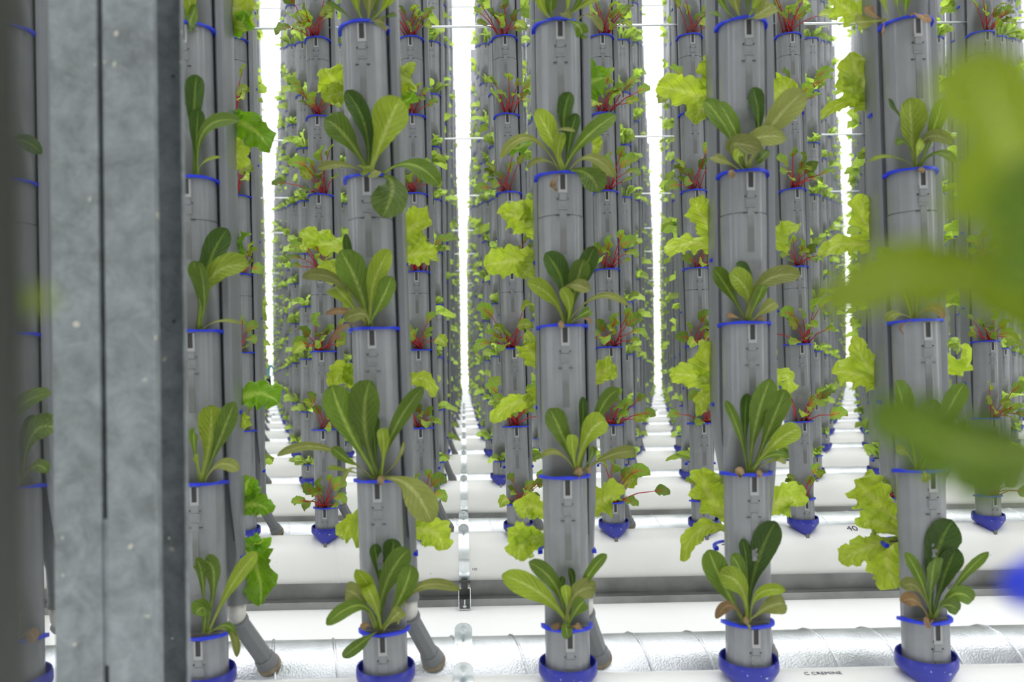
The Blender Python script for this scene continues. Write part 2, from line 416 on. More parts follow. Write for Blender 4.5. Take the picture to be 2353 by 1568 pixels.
def rim_mesh(rr=0.0535, a=104, seed=0):
    """blue lip of a planting cup: thin band round the front with flared ends, plus the dark plug"""
    m=MB(); rings=[]; n=22
    for i in range(n+1):
        f=i/n*2-1; th=math.radians(a*f); e=abs(f)**5
        ro=rr+0.0035+0.003*e; ri=rr-0.004
        zt=0.004-0.002*e+(0.001*math.sin(f*7+seed)); zb=-0.0015-0.005*e
        rings.append([(ri*math.sin(th),-ri*math.cos(th),zb+0.001),(ro*math.sin(th),-ro*math.cos(th),zb),(ro*math.sin(th),-ro*math.cos(th),zt),(ri*math.sin(th),-ri*math.cos(th),zt+0.0005)])
    m.loft(rings, True, 0, True)
    pl=[(0.047*math.sin(t),-max(0.005,0.047*math.cos(t)),0.0012) for t in [math.radians(-70+140*i/12) for i in range(13)]]
    m.add(pl,[tuple(range(13))],1)
    return hard(m.mesh('cup_rim', [BLUE,PLUG]))
RIMS=[rim_mesh(seed=s) for s in (0,1.6,3.1)]
BRIM=rim_mesh(0.0625,100)
def clip_mesh():
    """slot with its frame, the clip block and the raised centre rib below a cup"""
    m=MB(); y=-R
    m.box(-0.0095,-0.0055,y-0.0032,y+0.003,-0.041,-0.004,0); m.box(0.0055,0.0095,y-0.0032,y+0.003,-0.041,-0.004,0)
    m.box(-0.0095,0.0095,y-0.0032,y+0.003,-0.044,-0.037,0); m.box(-0.0075,0.0075,y-0.0020,y+0.003,-0.060,-0.044,2)
    m.box(-0.0055,0.0055,y-0.0016,y+0.003,-0.038,-0.004,1)
    m.box(-0.0105,0.0105,y-0.0020,y+0.005,-0.081,-0.062,2)
    m.box(-0.0125,-0.0105,y-0.0024,y+0.004,-0.058,-0.0545,1); m.box(0.0108,0.0122,y-0.0022,y+0.004,-0.0575,-0.055,1)
    m.box(-0.007,0.007,y-0.0028,y+0.004,-0.075,-0.067,2)
    m.box(-0.016,-0.008,y-0.0010,y+0.006,-0.0935,-0.0925,1); m.box(0.008,0.016,y-0.0010,y+0.006,-0.0935,-0.0925,1)
    m.box(-0.007,0.007,y-0.0016,y+0.004,-0.179,-0.083,2)
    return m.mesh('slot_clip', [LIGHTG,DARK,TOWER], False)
CLIP=clip_mesh()
def cup_mesh():
    m=MB(); n=40
    def el(rx,ry,z,cy=0.0,dz=0.0):
        return [(rx*math.sin(q), cy-ry*math.cos(q), z+dz*(1-math.cos(q))/2) for q in [2*math.pi*i/n for i in range(n)]]
    rings=[el(0.052,0.050,-0.014),el(0.059,0.056,-0.012),el(0.0615,0.060,0.0,dz=0.010),el(0.0645,0.063,0.001,dz=0.010),el(0.0665,0.065,-0.004,dz=0.008),
           el(0.0665,0.066,-0.018),el(0.064,0.064,-0.024),el(0.044,0.050,-0.044,-0.010),el(0.024,0.030,-0.060,-0.022),el(0.007,0.010,-0.070,-0.035)]
    m.loft(rings,True,0,True)
    return hard(m.mesh('base_cup', BLUE2),50)
CUP=cup_mesh()
CUPZ=EYE-0.660
A0=Vector((0.052,0.082,0.468)); A1=Vector((0.100,0.172,0.333))
def leg_meshes():
    ax=(A1-A0).normalized()
    m=MB(); m.tube([(0.050,0.080,0.560),(0.050,0.080,0.520),(0.050,0.080,0.517),(0.050,0.080,0.509)],[0.0245,0.0245,0.0265,0.0265],20); collar=hard(m.mesh('collar',LEG))
    m=MB(); m.tube([(0.050,0.080,0.512),(0.050,0.080,0.495),(0.0505,0.081,0.480),tuple(A0+ax*0.010)],[0.0215,0.0215,0.021,0.017],18); coup=m.mesh('coupling',COUP)
    m=MB()
    m.tube([A0-ax*0.003,A0+ax*0.006],[0.0245,0.0245],20); m.tube([A0+ax*0.006,A1-ax*0.03],[0.0215,0.0225],8); m.tube([A1-ax*0.032,A1-ax*0.022,A1-ax*0.004],[0.0235,0.0265,0.0275],20)
    leg=hard(m.mesh('drain_leg',LEG),25)
    m=MB(); m.tube([A1-ax*0.005,A1+ax*0.006],[0.0295,0.0295],20); seal=hard(m.mesh('rubber_seal',TAN))
    return collar,coup,leg,seal
COLLAR,COUPM,LEGM,SEAL=leg_meshes()
# joined versions for towers too far off to show the pieces
def joined(meshes, name):
    V=[];Fc=[];mats=[];mi=[]
    for me,mt in meshes:
        n=len(V); V+= [tuple(mt@v.co) for v in me.vertices]
        base=[]
        for x in me.materials:
            if x not in mats: mats.append(x)
            base.append(mats.index(x))
        for p in me.polygons: Fc.append(tuple(i+n for i in p.vertices)); mi.append(base[p.material_index])
    return mesh(name,V,Fc,mats,False,None,mi)
def T(x,y,z,rz=0): return Matrix.Translation((x,y,z))@Matrix.Rotation(rz,4,'Z')
def rimset(k0,k1,name='upper_rims'):
    L=[(RIMS[k%3],T(0,0,RZ0+k*LP)) for k in range(k0,k1)]
    return joined(L,name)
def cliprow(k0,k1): return joined([(CLIP,T(0,0,RZ0+k*LP)) for k in range(k0,k1)],'slot_clips')
BZ0=RZ0+0.155
def brimset(k0,k1): return joined([(BRIM,T(0.010,0.068,BZ0+k*LP,math.pi)) for k in range(k0,k1)],'back_rims')
RIM_ALL, CLIP_ALL, BRIM_ALL = rimset(0,NL,'cup_rims'), cliprow(0,NL), brimset(0,NL-1)
LEG_ALL = hard(joined([(COLLAR,Matrix()),(COUPM,Matrix()),(LEGM,Matrix()),(SEAL,Matrix())],'drain_leg'),30)
RIM_UP = {}; CLIP_UP={}; BRIM_UP={}

def tower(x, y, tilt, label, group, nvis, tilt_y=0.0):
    """one two-sided tower; nvis levels get their own rim objects, the rest is joined"""
    t = bpy.data.objects.new('growing_tower', None); C.objects.link(t)
    t.location=(x,y,0); t.rotation_euler=(tilt_y,tilt,0)
    tag(t,label,'tower',group)
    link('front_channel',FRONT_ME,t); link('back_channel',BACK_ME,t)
    if nvis:
        for k in range(nvis):
            link('cup_rim',RIMS[k%3],t,(0,0,RZ0+k*LP)); link('slot_clip',CLIP,t,(0,0,RZ0+k*LP))
            o=link('cup_rim',BRIM,t,(0.010,0.068,BZ0+k*LP)); o.rotation_euler.z=math.pi
        if nvis not in RIM_UP: RIM_UP[nvis]=rimset(nvis,NL); CLIP_UP[nvis]=cliprow(nvis,NL); BRIM_UP[nvis]=brimset(nvis,NL-1)
        tag(link('upper_rims',RIM_UP[nvis],t),kind='stuff'); tag(link('upper_clips',CLIP_UP[nvis],t),kind='stuff'); tag(link('upper_back_rims',BRIM_UP[nvis],t),kind='stuff')
        link('base_cup',CUP,t,(0,0,CUPZ))
        link('collar',COLLAR,t); link('coupling',COUPM,t)
        g=link('drain_leg',LEGM,t); link('rubber_seal',SEAL,g)
    else:
        tag(link('cup_rims',RIM_ALL,t),kind='stuff'); tag(link('slot_clips',CLIP_ALL,t),kind='stuff'); tag(link('back_rims',BRIM_ALL,t),kind='stuff')
        link('base_cup',CUP,t,(0,0,CUPZ)); link('drain_leg',LEG_ALL,t)
    return t

def fit(px_top,py_top,px_bot,py_bot,Y):
    a=at(px_top,py_top,Y); b=at(px_bot,py_bot,Y)
    s=(a.x-b.x)/(a.z-b.z)
    return b.x-s*b.z, math.atan(s)
def tx(tw,z):    # x of a tower axis at height z
    return tw[0]+math.tan(tw[1])*z

# front row, measured from the photograph: (x at foot, lean)
R1 = {}
for k,(pt,pb) in {-2:((22,60),(46,1450)), -1:((436,75),(471,1445)), 0:((836,62),(883,1440)), 1:((1281,68),(1303,1430)), 2:((1703,65),(1719,1425)), 3:((2081,60),(2125,1414))}.items():
    R1[k]=fit(pt[0],pt[1],pb[0],pb[1],D1)
R2 = {}
Y2=row_y(2)
for k,(pt,pb) in {-2:((540,90),(562,1160)), -1:((730,90),(750,1155)), 0:((944,92),(972,1155)), 1:((1159,92),(1190,1150)), 2:((1380,90),(1409,1150)), 3:((1584,90),(1615,1150)), 4:((1810,85),(1843,1145)), 5:((2035,82),(2050,1140)), 6:((2252,78),(2270,1135)), 7:((2470,76),(2490,1130))}.items():
    R2[k]=fit(pt[0],pt[1],pb[0],pb[1],Y2)

R1NAME={-2:'shaded grey tower at the left edge of the picture, left of the steel post',
 -1:'grey tower just right of the steel post, partly hidden by it',
 0:'foreground grey tower second right of the steel post, left of the central aisle',
 1:'foreground grey tower right of the central aisle, in the middle of the picture',
 2:'foreground grey tower between the middle one and the right-hand one',
 3:'rightmost foreground grey tower, behind the blurred near leaves'}
R1SHORT={-2:'tower left of the steel post',-1:'tower just right of the steel post',0:'tower left of the central aisle',1:'tower right of the central aisle',2:'foreground tower next to the rightmost',3:'rightmost foreground tower'}
for k,tw in R1.items(): tower(tw[0],D1,tw[1],R1NAME[k],'front row of growing towers',5+1)
tower(R1[3][0]+0.42,D1,0.01,'grey tower of the front row standing just past the right edge','front row of growing towers',0)
R2POS=['first','second','third','fourth','fifth','sixth','seventh','eighth','ninth','tenth']
for j,(k,tw) in enumerate(sorted(R2.items())):
    tower(tw[0],Y2,tw[1],'second-row grey tower, %s from the steel post, planted with chard'%R2POS[j],'second row of growing towers',8)

# rows three to eleven in view as things, everything else joined
FAR=[]      # (x,y,tilt,row) joined
ROWT={}     # row -> list of (x,tilt)
def rrow_label(r,j):
    return 'grey growing towers'
cnt=len(R1)+1+len(R2)
for r in range(3,NROWS+1):
    y=row_y(r); x_lo=(430-1066)/F*y-0.1; x_hi=(2353-1066)/F*y+0.15
    kk=int((-7.0-0.45*y-X0)/PX); 
    x=X0+kk*PX; L=[]
    while x < 0.80*y+4:
        xt=x+0.026*0+random.uniform(-0.006,0.006); tl=0.004+random.uniform(-0.004,0.004)
        xt-=0.004*EYE
        L.append((xt,tl))
        if r<=11 and x_lo<x<x_hi and cnt<300:
            ROWT[(r,'n')]=ROWT.get((r,'n'),0)+1
            lab='grey growing tower of the %s back, %s from the left in view'%(rowname(r),nth(ROWT[(r,'n')])); g='growing towers of the '+rowname(r)
            tower(xt,y,tl,lab,g,0); cnt+=1
        else: FAR.append((xt,y,tl,r))
        x+=PX
    ROWT[(r,'all')]=L
# towers of rows one and two outside the picture, and the rows behind the camera
for r in (-3,-2,-1,0,1,2):
    y=row_y(r)
    for k in range(-14,16):
        if r==1 and -2<=k<=4: continue
        if r==2 and -2<=k<=7: continue
        if r==0 and k in (0,1): continue
        FAR.append((X0+k*PX,y,0.004,r))
def far_towers():
    zs=[];cs=[]
    zs.append(RZ0-0.1);cs.append(1)
    for k in range(NL):
        z=RZ0+k*LP; zs+=[z,z+0.001,z+0.14];cs+=[1,0.02,1]
    V=[];Fc=[];mi=[]
    n=5; base=len(V)
    for z,c in zip(zs,cs):
        for i in range(n):
            th=math.radians(-100+200*i/(n-1)); V.append((R*math.sin(th),max(-R*math.cos(th),-c),z))
    for a in range(len(zs)-1):
        for i in range(n-1):
            q=a*n+i; Fc.append((q,q+1,q+n+1,q+n)); mi.append(0)
    b=len(V); prof=[(-0.055,0.02),(0.075,0.02),(0.07,0.10),(0.03,0.122),(-0.01,0.122),(-0.05,0.10)]
    for z,s in ((0.52,0.8),(0.93,0),(TOPZ,0)):
        for x,y in prof: V.append((x*(1-s)+0.055*s,y*(1-s)+0.08*s,z))
    for a in range(2):
        for i in range(6):
            q=b+a*6+i; w_=b+a*6+(i+1)%6; Fc.append((q,w_,w_+6,q+6)); mi.append(0)
    for k in range(NL):     # rims
        for cx,cy,sg,z,rr in ((0,0,-1,RZ0+k*LP,0.058),(0.01,0.068,1,BZ0+k*LP,0.066)):
            b=len(V)
            for i in range(5):
                th=math.radians(-95+190*i/4)
                for dz in (-0.004,0.005): V.append((cx+rr*math.sin(th),cy+sg*rr*math.cos(th),z+dz))
            for i in range(4): Fc.append((b+2*i,b+2*i+2,b+2*i+3,b+2*i+1)); mi.append(1)
    b=len(V)                # cup
    for rr,z,cy in ((0.066,CUPZ,0),(0.064,CUPZ-0.022,0),(0.008,CUPZ-0.07,-0.03)):
        for i in range(8): q=2*math.pi*i/8; V.append((rr*math.sin(q),cy-rr*math.cos(q),z))
    for a in range(2):
        for i in range(8): q=b+a*8+i; w_=b+a*8+(i+1)%8; Fc.append((q,w_,w_+8,q+8)); mi.append(2)
    b=len(V)
    for p in (Vector((0.052,0.082,0.53)),A1):
        for i in range(4): q=math.pi/2*i; V.append((p.x+0.027*math.cos(q),p.y+0.027*math.sin(q),p.z))
    for i in range(4): q=b+i; w_=b+(i+1)%4; Fc.append((q,w_,w_+4,q+4)); mi.append(3)
    V=np.array(V); Fa=np.array(Fc); mi=np.array(mi)
    nT=len(FAR); P=np.array([(f[0],f[1],math.tan(f[2])) for f in FAR])
    AV=np.repeat(V[None],nT,0); AV[:,:,0]+=P[:,0,None]+P[:,2,None]*V[None,:,2]; AV[:,:,1]+=P[:,1,None]
    AF=(Fa[None]+(np.arange(nT)*len(V))[:,None,None]).reshape(-1,4)
    return AV.reshape(-1,3),AF,np.tile(mi,nT)
def big(name,V,Fq,mats,mi=None,uv=None,smooth=False):
    me=bpy.data.meshes.new(name); me.vertices.add(len(V)); me.vertices.foreach_set('co',V.astype(np.float32).ravel())
    me.loops.add(Fq.size); me.loops.foreach_set('vertex_index',Fq.astype(np.int32).ravel())
    me.polygons.add(len(Fq)); me.polygons.foreach_set('loop_start',(np.arange(len(Fq))*4).astype(np.int32))
    for x in mats: me.materials.append(x)
    if mi is not None: me.polygons.foreach_set('material_index',mi.astype(np.int32))
    if uv is not None:
        l=me.uv_layers.new(name='UVMap'); l.data.foreach_set('uv',uv[Fq.ravel()].astype(np.float32).ravel())
    if smooth: me.polygons.foreach_set('use_smooth',np.ones(len(Fq),dtype=bool))
    me.update(calc_edges=True); me.validate(); return me
V_,F_,mi_=far_towers()
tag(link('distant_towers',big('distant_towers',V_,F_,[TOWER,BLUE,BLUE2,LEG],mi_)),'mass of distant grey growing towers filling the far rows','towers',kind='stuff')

# ------------------------------------------------------------------ steel post (two C sections back to back)
YP=1.20
def sect(name, pts, th, parent, m_, z1=5.6, closed=False):
    """open sheet-metal section: polyline in plan given a thickness"""
    P=[Vector((x,y)) for x,y in pts]; n=len(P); off=[]
    for i,p in enumerate(P):
        d=(P[min(i+1,n-1)]-P[max(i-1,0)]).normalized(); off.append(p+Vector((-d.y,d.x))*th)
    prof=[tuple(p) for p in P]+[tuple(p) for p in off[::-1]]
    m=MB(); m.loft([[(x,y,z) for x,y in prof] for z in (0.0,z1)],True,0,True)
    return link(name,hard(m.mesh(name,m_),30),parent)
def arc(cx,cy,r,a0,a1,n=6): return [(cx+r*math.cos(math.radians(a0+(a1-a0)*i/n)),cy+r*math.sin(math.radians(a0+(a1-a0)*i/n))) for i in range(n+1)]
xa=at(118,784,YP).x; xg=at(235,784,YP).x; xb=at(356,784,YP).x; xf=at(434,784,YP+0.107).x
post=bpy.data.objects.new('steel_post',None); C.objects.link(post); post.location=(0,0,0); 
tag(post,'tall galvanised steel post of two channel sections with a dark gap between','post')
r_=0.003
sect('left_channel', [(xa+0.02,YP+0.104)]+arc(xa+r_,YP+0.104-r_,r_,90,180,3)+arc(xa+r_,YP+r_,r_,180,270,3)+arc(xg-0.003-r_,YP+r_,r_,270,360,3)+[(xg-0.003,YP+0.104)],0.0025,post,STEEL)
r2=0.006; DP=0.143      # open side to the right: the inside of its rear flange shows dark
sect('right_channel', [(xb,YP+0.020)]+arc(xb-r2,YP+r2,r2,0,-90,5)+arc(xg+0.003+r_,YP+r_,r_,270,180,3)+arc(xg+0.003+r_,YP+DP-r_,r_,180,90,3)+arc(xb-r2,YP+DP-r2,r2,90,0,5)+[(xb,YP+DP-0.020)],-0.0028,post,STEEL)
m=MB(); m.box(xg-0.004,xg+0.004,YP+0.004,YP+0.10,EYE-0.405,EYE-0.200)
link('filler_plate',m.mesh('filler_plate',STEEL,False),post)
for px,py in ((395,178),(399,742),(390,1240),(399,1470)):
    q=at(px,py,YP+DP-0.004)
    m=MB(); m.tube([(0,0,0),(0,-0.0018,0)],[0.0024,0.0018],8)
    link('rivet',m.mesh('rivet',ZINC if py>1000 else DARK),post,q)
post.rotation_euler=(0,0.0,0)
# lean of the post follows the picture
ax=at(108,0,YP).x; bx=at(124,1500,YP).x; sl=(ax-bx)/(at(108,0,YP).z-at(124,1500,YP).z)
post.rotation_euler.y=math.atan(sl); post.location.x=-sl*EYE

# ------------------------------------------------------------------ leaves
PROF={'rom':([0,.12,.28,.42,.56,.7,.82,.9,.96,1],[.20,.15,.22,.46,.78,.97,1,.86,.58,.12]),
      'fri':([0,.15,.3,.45,.6,.75,.88,.95,1],[.18,.28,.62,.92,1,.98,.82,.6,.2]),
      'cha':([0,.1,.25,.45,.65,.82,.94,1],[.10,.55,.95,1,.85,.6,.3,.04])}
def leaf_arrays(b,mid,tip,w,kind='rom',N=Vector((0,-1,.3)),fold=0.22,ruf=None,nt=14,nu=6,seed=0,curl=0.0):
    rs=random.Random(seed)
    if ruf is None: ruf={'rom':0.035,'fri':0.17,'cha':0.10}[kind]
    ctl=2*mid-0.5*(b+tip); V=[];UV=[]
    ph=rs.uniform(0,6.28); ph2=rs.uniform(0,6.28); fr=rs.uniform(0.8,1.2)
    L=(mid-b).length+(tip-mid).length
    for i in range(nt+1):
        t=i/nt; p=b*(1-t)**2+ctl*2*t*(1-t)+tip*t*t
        T_=((ctl-b)*2*(1-t)+(tip-ctl)*2*t).normalized()
        B=T_.cross(N)
        if B.length<0.15: B=T_.cross(Vector((0.3,-0.5,0.8)))
        B.normalize(); Nn=B.cross(T_).normalized()
        wt=float(np.interp(t,*PROF[kind]))*w/2
        for j in range(nu+1):
            u=j/nu*2-1; au=abs(u)
            lob=1.0
            if kind=='fri': lob=1+0.13*math.sin(t*23*fr+ph+u*2)*(au**2)+0.09*math.sin(t*57+ph2+u)*au**2+0.05*math.sin(t*97+ph)*au**3
            if kind=='cha': lob=1+0.08*math.sin(t*20+ph+u)*au
            off=Nn*(fold*(au**1.3)*wt*-1.0*-1)
            wav=ruf*w*(au**2.2)*math.sin(t*(26 if kind=='fri' else 15)*fr+ph+(1.7 if u>0 else 0))*min(1,t*2.2)
            wav+=0.25*ruf*w*math.sin(t*19+u*4+ph2)
            if kind!='cha': wav+=(0.016 if kind=='rom' else 0.028)*w*math.sin(t*62+ph)*math.sin(u*9+ph2)*(1 if au>.12 else .2)*min(1,t*2)
            V.append(p+B*(u*wt*lob)+off+Nn*wav - Nn*curl*w*(t**3)); UV.append((j/nu,t))
    Fc=[(i*(nu+1)+j,i*(nu+1)+j+1,(i+1)*(nu+1)+j+1,(i+1)*(nu+1)+j) for i in range(nt) for j in range(nu)]
    return V,Fc,UV
def leaf_obj(name,parent,org,b,mid,tip,w,mt,kind='rom',**kw):
    V,Fc,UV=leaf_arrays(b-org,mid-org,tip-org,w,kind,**kw)
    return link(name,mesh(name,V,Fc,mt,True,UV),parent)

LV=['top','second','middle','fourth','lowest']
LVZ=[4,3,2,1,0]
PXM=(D1-0.07)/F
def romaine(k,lv,base,leaves,extra=(),word=''):
    Yb=D1-0.034
    org=at(base[0],base[1],Yb)
    zr=RZ0+LVZ[lv]*LP
    org=Vector((org.x,Yb,zr+0.001))
    e=bpy.data.objects.new('romaine_lettuce',None); C.objects.link(e); e.location=org
    lvn={0:'top cup',1:'second cup',2:'middle cup',3:'fourth cup',4:'lowest cup'}[lv]
    tag(e,'young romaine lettuce%s in the %s of the %s'%(word,lvn,R1SHORT[k]),'lettuce','romaine lettuces on the foreground towers')
    for i,L in enumerate(leaves):
        bx,by,mx,my,tx_,ty_,wd,c=L[:8]
        out=L[8] if len(L)>8 else None
        rs=random.Random(i*31+k*7+lv*101)
        if c=='d': y1,y2=D1-0.050,D1-0.060
        else: y1,y2=D1-0.064-0.006*i, D1-0.075-rs.uniform(0,0.045)
        if out is not None: y2=D1-out; y1=(Yb+y2)/2-0.012
        b=at(bx,by,Yb-0.004); b.z=max(b.z,zr-0.0) if by<base[1]+20 else b.z
        # leaves start inside the cup when their given base is close to it
        if abs(bx-base[0])<30 and abs(by-base[1])<40: b=b*0.25+(org+Vector(((i%3-1)*0.006,-0.003,0.002)))*0.75
        m_=at(mx,my,y1); t=at(tx_,ty_,y2)
        N=Vector((rs.uniform(-.3,.3),-1,rs.uniform(0.1,.55)))
        leaf_obj('leaf',e,org,b,m_,t,wd*PXM*1.06,LEAF[c],'rom',N=N,fold=rs.uniform(0.12,0.3),seed=i+k*10+lv*50,nt=26,nu=10,curl=rs.uniform(-.05,.12))
    for (bx,by,r_px) in extra:      # pale brown root ball / withered leaf stub at the lip
        q=at(bx,by,D1-0.062); mb=MB(); rr=r_px*PXM*0.72
        mb.tube([q-org+Vector((0,0.012,rr*0.5)),q-org+Vector((0,0.004,rr*0.55)),q-org+Vector((0,-0.002,0)),q-org+Vector((0,-0.006,-rr*0.9))],[rr*0.4,rr*0.95,rr,rr*0.3],9)
        link('withered_stub',mb.mesh('withered_stub',ROOTB),e)
    return e

# --- tower left of the aisle (T1)
romaine(0,0,(845,62),[(835,55,818,5,810,-70,26,'l'),(848,55,850,0,852,-90,50,'o'),(860,55,868,0,875,-60,40,'g'),(868,50,890,5,912,-60,36,'l'),(815,62,785,25,748,5,14,'g'),(870,55,890,38,912,34,16,'g'),(850,60,868,48,888,62,30,'o')],[(885,68,7)])
romaine(0,1,(848,402),[(846,390,840,295,795,207,44,'d'),(852,390,858,320,862,268,28,'d'),(835,395,800,320,748,270,60,'g'),(872,398,882,310,920,225,88,'l'),(835,400,790,380,728,388,24,'o'),(880,400,945,378,1010,425,44,'g'),(845,402,835,392,838,380,34,'l'),(850,402,852,398,870,392,30,'o'),(878,404,902,430,878,498,80,'g',0.11)])
romaine(0,2,(848,750),[(842,720,808,620,795,540,20,'d'),(845,742,826,665,783,576,66,'g'),(850,742,858,655,897,575,46,'l'),(852,745,872,700,898,636,46,'g'),(840,735,790,680,765,655,46,'l'),(838,735,780,650,695,637,28,'o'),(845,748,805,718,748,722,15,'b'),(848,748,835,722,790,735,30,'o'),(830,745,795,748,762,790,11,'b')])
romaine(0,3,(868,1092),[(884,1075,860,1010,857,950,30,'d'),(876,1080,838,980,850,875,70,'g'),(842,1075,800,985,762,885,66,'g'),(845,1070,818,1000,798,942,30,'d'),(884,1085,905,990,972,890,36,'g'),(882,1085,882,1030,877,984,26,'l'),(845,1092,745,1030,636,1048,20,'o',0.13),(835,1080,795,1055,764,1028,24,'g'),(840,1095,790,1080,752,1076,11,'l'),(835,1092,805,1078,783,1122,10,'o'),(888,1085,912,1060,928,1015,8,'o'),(885,1095,940,1118,990,1200,66,'o',0.12)],[(875,1106,12)])
romaine(0,4,(872,1438),[(882,1400,895,1310,905,1238,44,'d'),(880,1380,868,1300,860,1252,28,'d'),(868,1432,858,1370,818,1308,36,'l'),(872,1432,888,1340,940,1262,50,'g'),(885,1432,922,1370,945,1300,44,'g'),(915,1435,960,1352,1058,1356,24,'o'),(850,1420,828,1378,790,1358,42,'o'),(850,1430,828,1392,750,1436,32,'g'),(885,1438,905,1420,925,1402,30,'o'),(866,1446,838,1472,786,1514,28,'g'),(862,1442,845,1438,828,1446,14,'b'),(872,1435,862,1390,840,1345,30,'l')])
# --- T2
romaine(1,0,(1290,60),[(1265,60,1248,20,1232,-50,22,'l'),(1272,58,1266,25,1275,-30,26,'g'),(1305,58,1306,0,1303,-70,16,'l'),(1308,52,1340,12,1395,-18,24,'l'),(1306,48,1322,15,1345,-30,14,'g'),(1283,50,1294,30,1315,40,26,'o'),(1325,52,1352,36,1386,72,24,'o'),(1315,52,1328,58,1338,90,30,'g'),(1262,58,1238,46,1212,50,6,'g')])
romaine(1,1,(1295,402),[(1300,340,1296,270,1310,212,38,'d'),(1312,395,1310,320,1324,260,32,'d'),(1290,398,1272,330,1232,252,56,'l'),(1310,395,1338,325,1416,262,38,'g'),(1286,398,1282,350,1294,305,26,'l'),(1250,312,1284,298,1322,302,12,'o'),(1282,398,1218,318,1150,364,22,'o'),(1278,395,1250,368,1210,386,13,'o'),(1315,398,1355,362,1414,408,28,'o'),(1305,402,1345,398,1376,443,52,'g',0.11),(1280,405,1272,418,1277,440,15,'b')])
romaine(1,2,(1300,746),[(1308,735,1332,650,1366,566,42,'d'),(1300,742,1292,650,1253,582,52,'d'),(1316,735,1322,665,1342,595,44,'g'),(1300,742,1268,685,1210,650,42,'l'),(1308,742,1308,700,1290,662,30,'l'),(1292,668,1316,655,1356,668,32,'o'),(1328,740,1372,682,1444,702,15,'o'),(1320,740,1340,722,1360,712,24,'g'),(1325,742,1342,732,1362,745,8,'b')],[(1290,748,11)])
romaine(1,3,(1325,1082),[(1330,1060,1338,980,1338,912,20,'d'),(1345,1050,1376,950,1420,898,34,'g'),(1316,1075,1296,1010,1264,938,52,'g'),(1334,1075,1352,1000,1394,966,54,'l'),(1322,1078,1316,1035,1315,1000,26,'l'),(1312,1080,1285,1042,1243,1050,15,'o'),(1350,1080,1400,1048,1462,1040,28,'o'),(1340,1075,1358,1052,1358,1025,18,'g')],[(1330,1088,14),(1352,1082,9)])
romaine(1,4,(1303,1424),[(1292,1370,1290,1345,1296,1326,16,'d'),(1312,1400,1316,1345,1306,1308,16,'d'),(1296,1424,1252,1372,1155,1322,52,'l',0.12),(1296,1420,1278,1350,1215,1292,38,'g'),(1318,1400,1345,1335,1394,1274,24,'g'),(1302,1424,1303,1380,1298,1345,22,'l'),(1308,1420,1320,1370,1370,1352,44,'o'),(1310,1422,1325,1402,1345,1380,34,'g'),(1303,1424,1301,1440,1306,1466,26,'g'),(1298,1430,1285,1438,1268,1446,15,'b'),(1308,1430,1322,1440,1338,1440,15,'b')])
# --- T3
romaine(2,0,(1708,60),[(1682,58,1666,20,1645,-30,22,'g'),(1692,58,1690,10,1682,-50,34,'o'),(1714,55,1718,0,1710,-60,22,'g'),(1732,55,1738,35,1778,8,48,'o'),(1675,55,1655,35,1630,28,15,'g'),(1722,55,1735,10,1750,-40,20,'l')])
romaine(2,1,(1712,398),[(1738,350,1742,265,1728,202,42,'d'),(1698,380,1672,300,1620,230,54,'g'),(1705,385,1692,310,1655,236,40,'g'),(1740,385,1772,290,1848,210,60,'o'),(1735,390,1728,325,1806,318,46,'o'),(1695,395,1682,335,1752,345,46,'o',0.12),(1685,400,1668,372,1632,362,24,'o'),(1722,396,1742,370,1765,345,22,'g'),(1700,396,1696,370,1700,345,24,'l')],[(1682,402,12)])
romaine(2,2,(1716,738),[(1718,700,1718,650,1692,606,34,'d'),(1712,736,1676,670,1642,616,38,'g'),(1718,736,1716,670,1678,630,52,'l'),(1722,732,1752,652,1838,632,42,'o'),(1720,735,1740,690,1755,655,24,'g'),(1734,736,1756,712,1785,692,30,'o'),(1712,740,1690,728,1668,726,12,'b'),(1735,738,1746,732,1758,736,10,'b')])
romaine(2,3,(1722,1082),[(1714,1060,1712,970,1718,905,26,'d'),(1718,1078,1738,970,1772,875,56,'g'),(1728,1078,1768,985,1806,895,44,'g'),(1714,1078,1700,1000,1668,920,24,'g'),(1734,1080,1782,1018,1840,985,44,'l'),(1745,1080,1778,1058,1806,1066,16,'o'),(1738,1070,1768,1048,1815,1052,18,'g')],[(1700,1088,15),(1745,1090,10)])
romaine(2,4,(1716,1422),[(1724,1400,1738,1300,1784,1200,60,'d'),(1724,1390,1716,1300,1704,1240,24,'d'),(1704,1410,1706,1330,1680,1275,34,'g'),(1710,1415,1665,1350,1628,1264,54,'g'),(1714,1418,1702,1350,1652,1322,50,'l'),(1728,1418,1742,1368,1804,1358,26,'l'),(1734,1418,1765,1396,1808,1388,46,'o'),(1702,1424,1678,1392,1648,1424,26,'b'),(1722,1424,1720,1434,1726,1450,10,'o')],[(1714,1428,9)])
